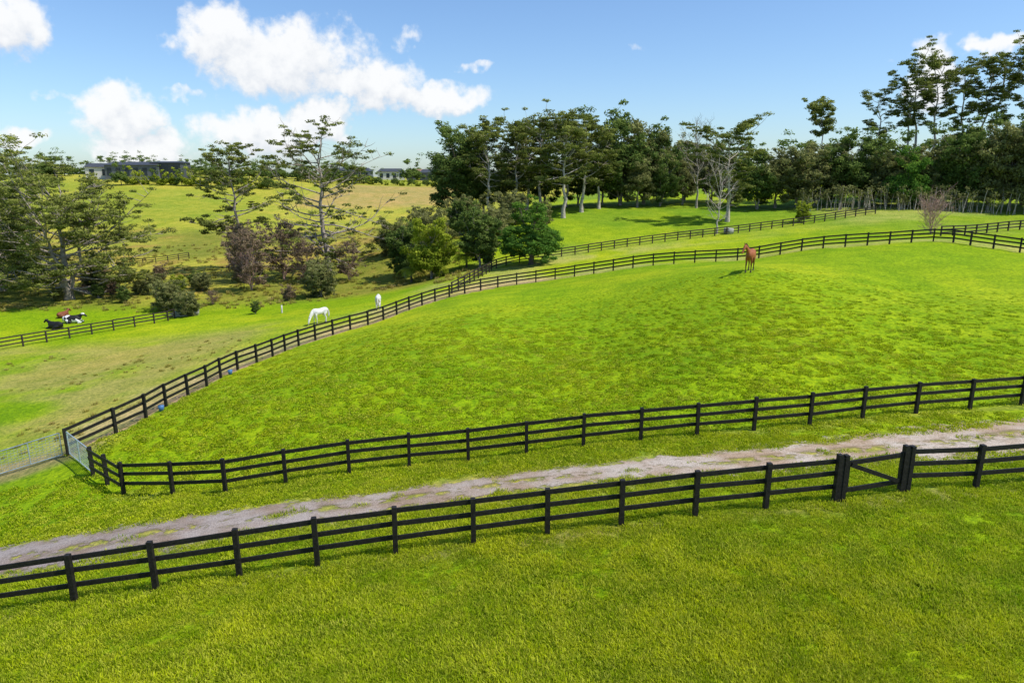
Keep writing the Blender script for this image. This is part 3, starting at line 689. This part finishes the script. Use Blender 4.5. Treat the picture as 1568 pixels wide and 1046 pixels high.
m_chest=animalmat('chestnut_coat',(.36,.11,.035),(.035,.018,.012),1); m_hair=simple('dark_hair',(.02,.012,.01),.6); m_whc=animalmat('white_coat',(.78,.77,.74),(.40,.37,.34),1,zl=.4); m_whh=simple('white_hair',(.6,.58,.54),.7)
m_hoof=simple('hoof',(.06,.05,.04),.6)
horse(17.37,49.8,R(-118),m_chest,m_hair,m_hoof,'up',1.06,-.30)
horse(-18.0,62.6,R(225),m_whc,m_whh,m_hoof,'graze',.95,.2)
horse(-13.67,68.8,R(97),m_whc,m_whh,m_hoof,'graze',1.0,.2)
def cow(x,y,rot,mat,s=1):
    L=[[(-.98,0,.48,.10,.12),(-.88,0,.50,.24,.27),(-.6,0,.48,.34,.40),(-.1,0,.43,.42,.42),(.35,0,.45,.36,.42),(.62,0,.52,.26,.36),(.78,0,.60,.13,.18)],
       [(.50,0,.62,.17,.27),(.80,0,.80,.13,.19),(.98,0,.94,.10,.13),(1.04,0,.98,.05,.06)],
       [(.94,0,1.02,.08,.07),(1.06,0,.98,.115,.13),(1.22,0,.85,.095,.115),(1.36,0,.73,.078,.085),(1.42,0,.67,.05,.05)]]
    for sd in (-1,1):
        L.append([(.42,.24*sd,.36,.10,.10),(.62,.30*sd,.20,.10,.11),(.88,.32*sd,.12,.07,.08),(.98,.33*sd,.08,.05,.06)])
        L.append([(.95,.33*sd,.06,.05,.05),(.75,.36*sd,.06,.045,.05),(.55,.38*sd,.05,.05,.05)])
        L.append([(-.62,.24*sd,.40,.14,.16),(-.42,.38*sd,.30,.14,.18),(-.12,.46*sd,.16,.10,.11),(-.02,.48*sd,.10,.06,.07)])
        L.append([(-.04,.48*sd,.07,.055,.06),(-.30,.52*sd,.06,.045,.05),(-.55,.54*sd,.05,.055,.05)])
    o=body('cow',L,mat,.03)
    for sd in (-1,1):
        part('ear_%d'%(sd+2),[[(1.02,.09*sd,1.04,.02,.03),(1.0,.18*sd,1.05,.02,.05),(.99,.27*sd,1.02,.01,.02)]],mat,o)
    part('tail',[[(-.97,0,.62,.03,.03),(-1.06,.02,.40,.025,.025),(-1.05,.10,.12,.03,.03),(-1.0,.2,.05,.045,.04)]],mat,o)
    o.location=(x,y,h1(x,y)); o.rotation_euler=(0,0,rot); o.scale=(s,)*3
m_cowb=animalmat('black_coat',(.016,.015,.015),(0,0,0)); m_cowbw=animalmat('black_white_coat',(.018,.017,.017),(0,0,0),patch=(.75,.73,.7)); m_cowr=animalmat('brown_coat',(.22,.07,.03),(0,0,0))
cow(-52.25,76.3,R(170),m_cowb); cow(-52.2,79.5,R(10),m_cowbw,1.1); cow(-55.2,82.4,R(80),m_cowr,.9)

# ------------------------------------------------------------------ small things
m_blue=simple('blue_plastic',(.06,.16,.34),.5); m_wood=simple('grey_wood',(.44,.41,.36),.9,.3,6); m_conc=simple('concrete',(.35,.34,.32),.9)
def bucket(x,y):
    mb=MB()
    mb.tube([(0,0,0),(0,0,.02),(0,0,.30),(0,0,.32),(0,0,.30),(0,0,.05),(0,0,.04)],[.001,.11,.15,.16,.14,.10,.001],14)
    place('feed_bucket',mb.mesh('feed_bucket',[m_blue]),x,y)
bucket(-18.3,33.8); bucket(-17.95,41.8)
def post(name,x,y,hh,r,m):
    mb=MB(); mb.tube([(0,0,-.3),(0,0,hh*.5),(.02,0,hh),(.02,0,hh+.01)],[r*1.1,r,r*.9,.005],8); place(name,mb.mesh(name,[m]),x,y)
post('wooden_post',-29.8,99.2,2.3,.16,m_wood); post('marker_post',-26.9,78.4,.9,.09,m_wallw)
def trough():
    mb=MB(); mb.tube([(0,0,0),(0,0,.01),(0,0,.85),(0,0,.9),(0,0,.85),(0,0,.6),(0,0,.59)],[.01,.75,.75,.78,.68,.68,.01],20); place('water_trough',mb.mesh('water_trough',[m_conc]),33.6,106.9)
trough()
def pile():
    mb=MB(); r=random.Random(2)
    for i in range(14):
        x0=r.uniform(-.3,.3); y0=(i%5)*.25-.5; z0=.1+(i//5)*.2
        mb.box((-1.5+x0,y0,z0),(1.4+x0,y0+r.uniform(-.15,.15),z0+r.uniform(-.05,.08)),.16,.12)
    place('timber_pile',mb.mesh('timber_pile',[m_wood]),-41.0,84,.3)
pile()

# ------------------------------------------------------------------ sky + sun
sun_az=R(105); sun_el=R(56)
w=bpy.data.worlds.new('World'); scene.world=w; w.use_nodes=True; nt=w.node_tree; nt.nodes.clear()
out=N(nt,'ShaderNodeOutputWorld'); bg=N(nt,'ShaderNodeBackground'); bg.inputs[1].default_value=.15; nt.links.new(bg.outputs[0],out.inputs[0])
sky=N(nt,'ShaderNodeTexSky',sky_type='NISHITA'); sky.sun_disc=False; sky.sun_elevation=sun_el; sky.sun_rotation=sun_az; sky.air_density=1.0; sky.dust_density=.6; sky.ozone_density=2.5
tc=N(nt,'ShaderNodeTexCoord'); gen=tc.outputs['Generated']
nzv=N(nt,'ShaderNodeTexNoise'); nzv.inputs['Scale'].default_value=20; nzv.inputs['Detail'].default_value=3; nzv.inputs['Roughness'].default_value=.6; nt.links.new(gen,nzv.inputs['Vector'])
sx=N(nt,'ShaderNodeSeparateXYZ'); nt.links.new(gen,sx.inputs[0])
az=math_n(nt,'MULTIPLY',math_n(nt,'ARCTAN2',sx.outputs[0],sx.outputs[1]),57.2958)
el=math_n(nt,'MULTIPLY',math_n(nt,'ARCSINE',sx.outputs[2]),57.2958)
cv=N(nt,'ShaderNodeCombineXYZ'); nt.links.new(az,cv.inputs[0]); nt.links.new(el,cv.inputs[1])
def vmath(op,a,b=None,c=None):
    n=N(nt,'ShaderNodeVectorMath',operation=op)
    for i,v in enumerate((a,b,c)):
        if v is None: continue
        if isinstance(v,tuple): n.inputs[i].default_value=v
        else: nt.links.new(v,n.inputs[i])
    return n
wp=vmath('MULTIPLY_ADD',nzv.outputs['Color'],(5.5,4.0,0),(-2.75,-2.0,0)).outputs[0]
base=vmath('ADD',cv.outputs[0],wp).outputs[0]
CL=[(-17.5,8.6,7.0,3.1,0),(-22,9.6,3.4,2.5,0),(-11.4,6.8,5.8,2.0,0),(-6.6,5.9,5.4,1.4,0),(-28.8,4.4,3.2,2.0,0),(-27.6,2.1,3.8,1.9,0),(-19.4,3.0,5.0,2.0,0),(-15.4,3.9,2.4,2.0,0),(-35,9.5,3.6,2.0,0),(-34.8,2.6,2.2,.9,.2),
(-8.3,10.0,2.4,1.2,.62),(-32.7,5.4,2.0,.6,.6),(-3.3,8.2,2.0,.6,.62),(29.9,6.6,2.0,2.8,0),(33.6,8.3,1.9,.9,.1),(9.7,9.4,1.4,.8,.75),(-24,5.7,3.0,.7,.6),(70,13,11,4,0),(-75,14,11,4,0)]
def field(vec,sel):
    f=None
    for (a,e,rx,ry,pen) in sel:
        m=vmath('MULTIPLY_ADD',vec,(1/rx,1/ry,0),(-a/rx,-e/ry,0)).outputs[0]
        v=vmath('DOT_PRODUCT',m,m).outputs['Value']
        if pen: v=math_n(nt,'ADD',v,pen)
        f=v if f is None else math_n(nt,'MINIMUM',f,v)
    return math_n(nt,'SUBTRACT',1.2,f)
fn=noise(nt,gen,46,5,.62)
F1=math_n(nt,'ADD',field(base,CL),math_n(nt,'MULTIPLY',math_n(nt,'SUBTRACT',fn,.5),1.6))
F2=field(vmath('ADD',base,(-.5,1.5,0)).outputs[0],CL[:9]+CL[13:14])
mask=ramp(nt,F1,.10,.95)
lit=math_n(nt,'ADD',math_n(nt,'SUBTRACT',F1,F2),math_n(nt,'MULTIPLY',math_n(nt,'SUBTRACT',fn,.5),1.2))
litf=ramp(nt,lit,-1.1,.7)
ccol=mixc(nt,litf,(4.7,5.0,5.5),(6.6,6.65,6.7))
skyc=mixc(nt,1.0,sky.outputs[0],(.82,.96,1.12),'MULTIPLY')
nt.links.new(mixc(nt,math_n(nt,'MULTIPLY',mask,.97),skyc,ccol),bg.inputs[0])
sl=bpy.data.lights.new('sun','SUN'); sl.energy=4.8; sl.angle=R(.53); sl.color=(1,.95,.87)
so=bpy.data.objects.new('sun',sl); col.objects.link(so)
dv=Vector((math.sin(sun_az)*math.cos(sun_el),math.cos(sun_az)*math.cos(sun_el),math.sin(sun_el)))
so.rotation_euler=dv.to_track_quat('Z','Y').to_euler()

# ------------------------------------------------------------------ camera
cam=bpy.data.cameras.new('camera'); co=bpy.data.objects.new('camera',cam); col.objects.link(co)
co.location=(0,0,10); co.rotation_euler=(R(90-13.6),0,0); cam.lens=24; cam.sensor_width=36; cam.clip_end=6000
scene.camera=co
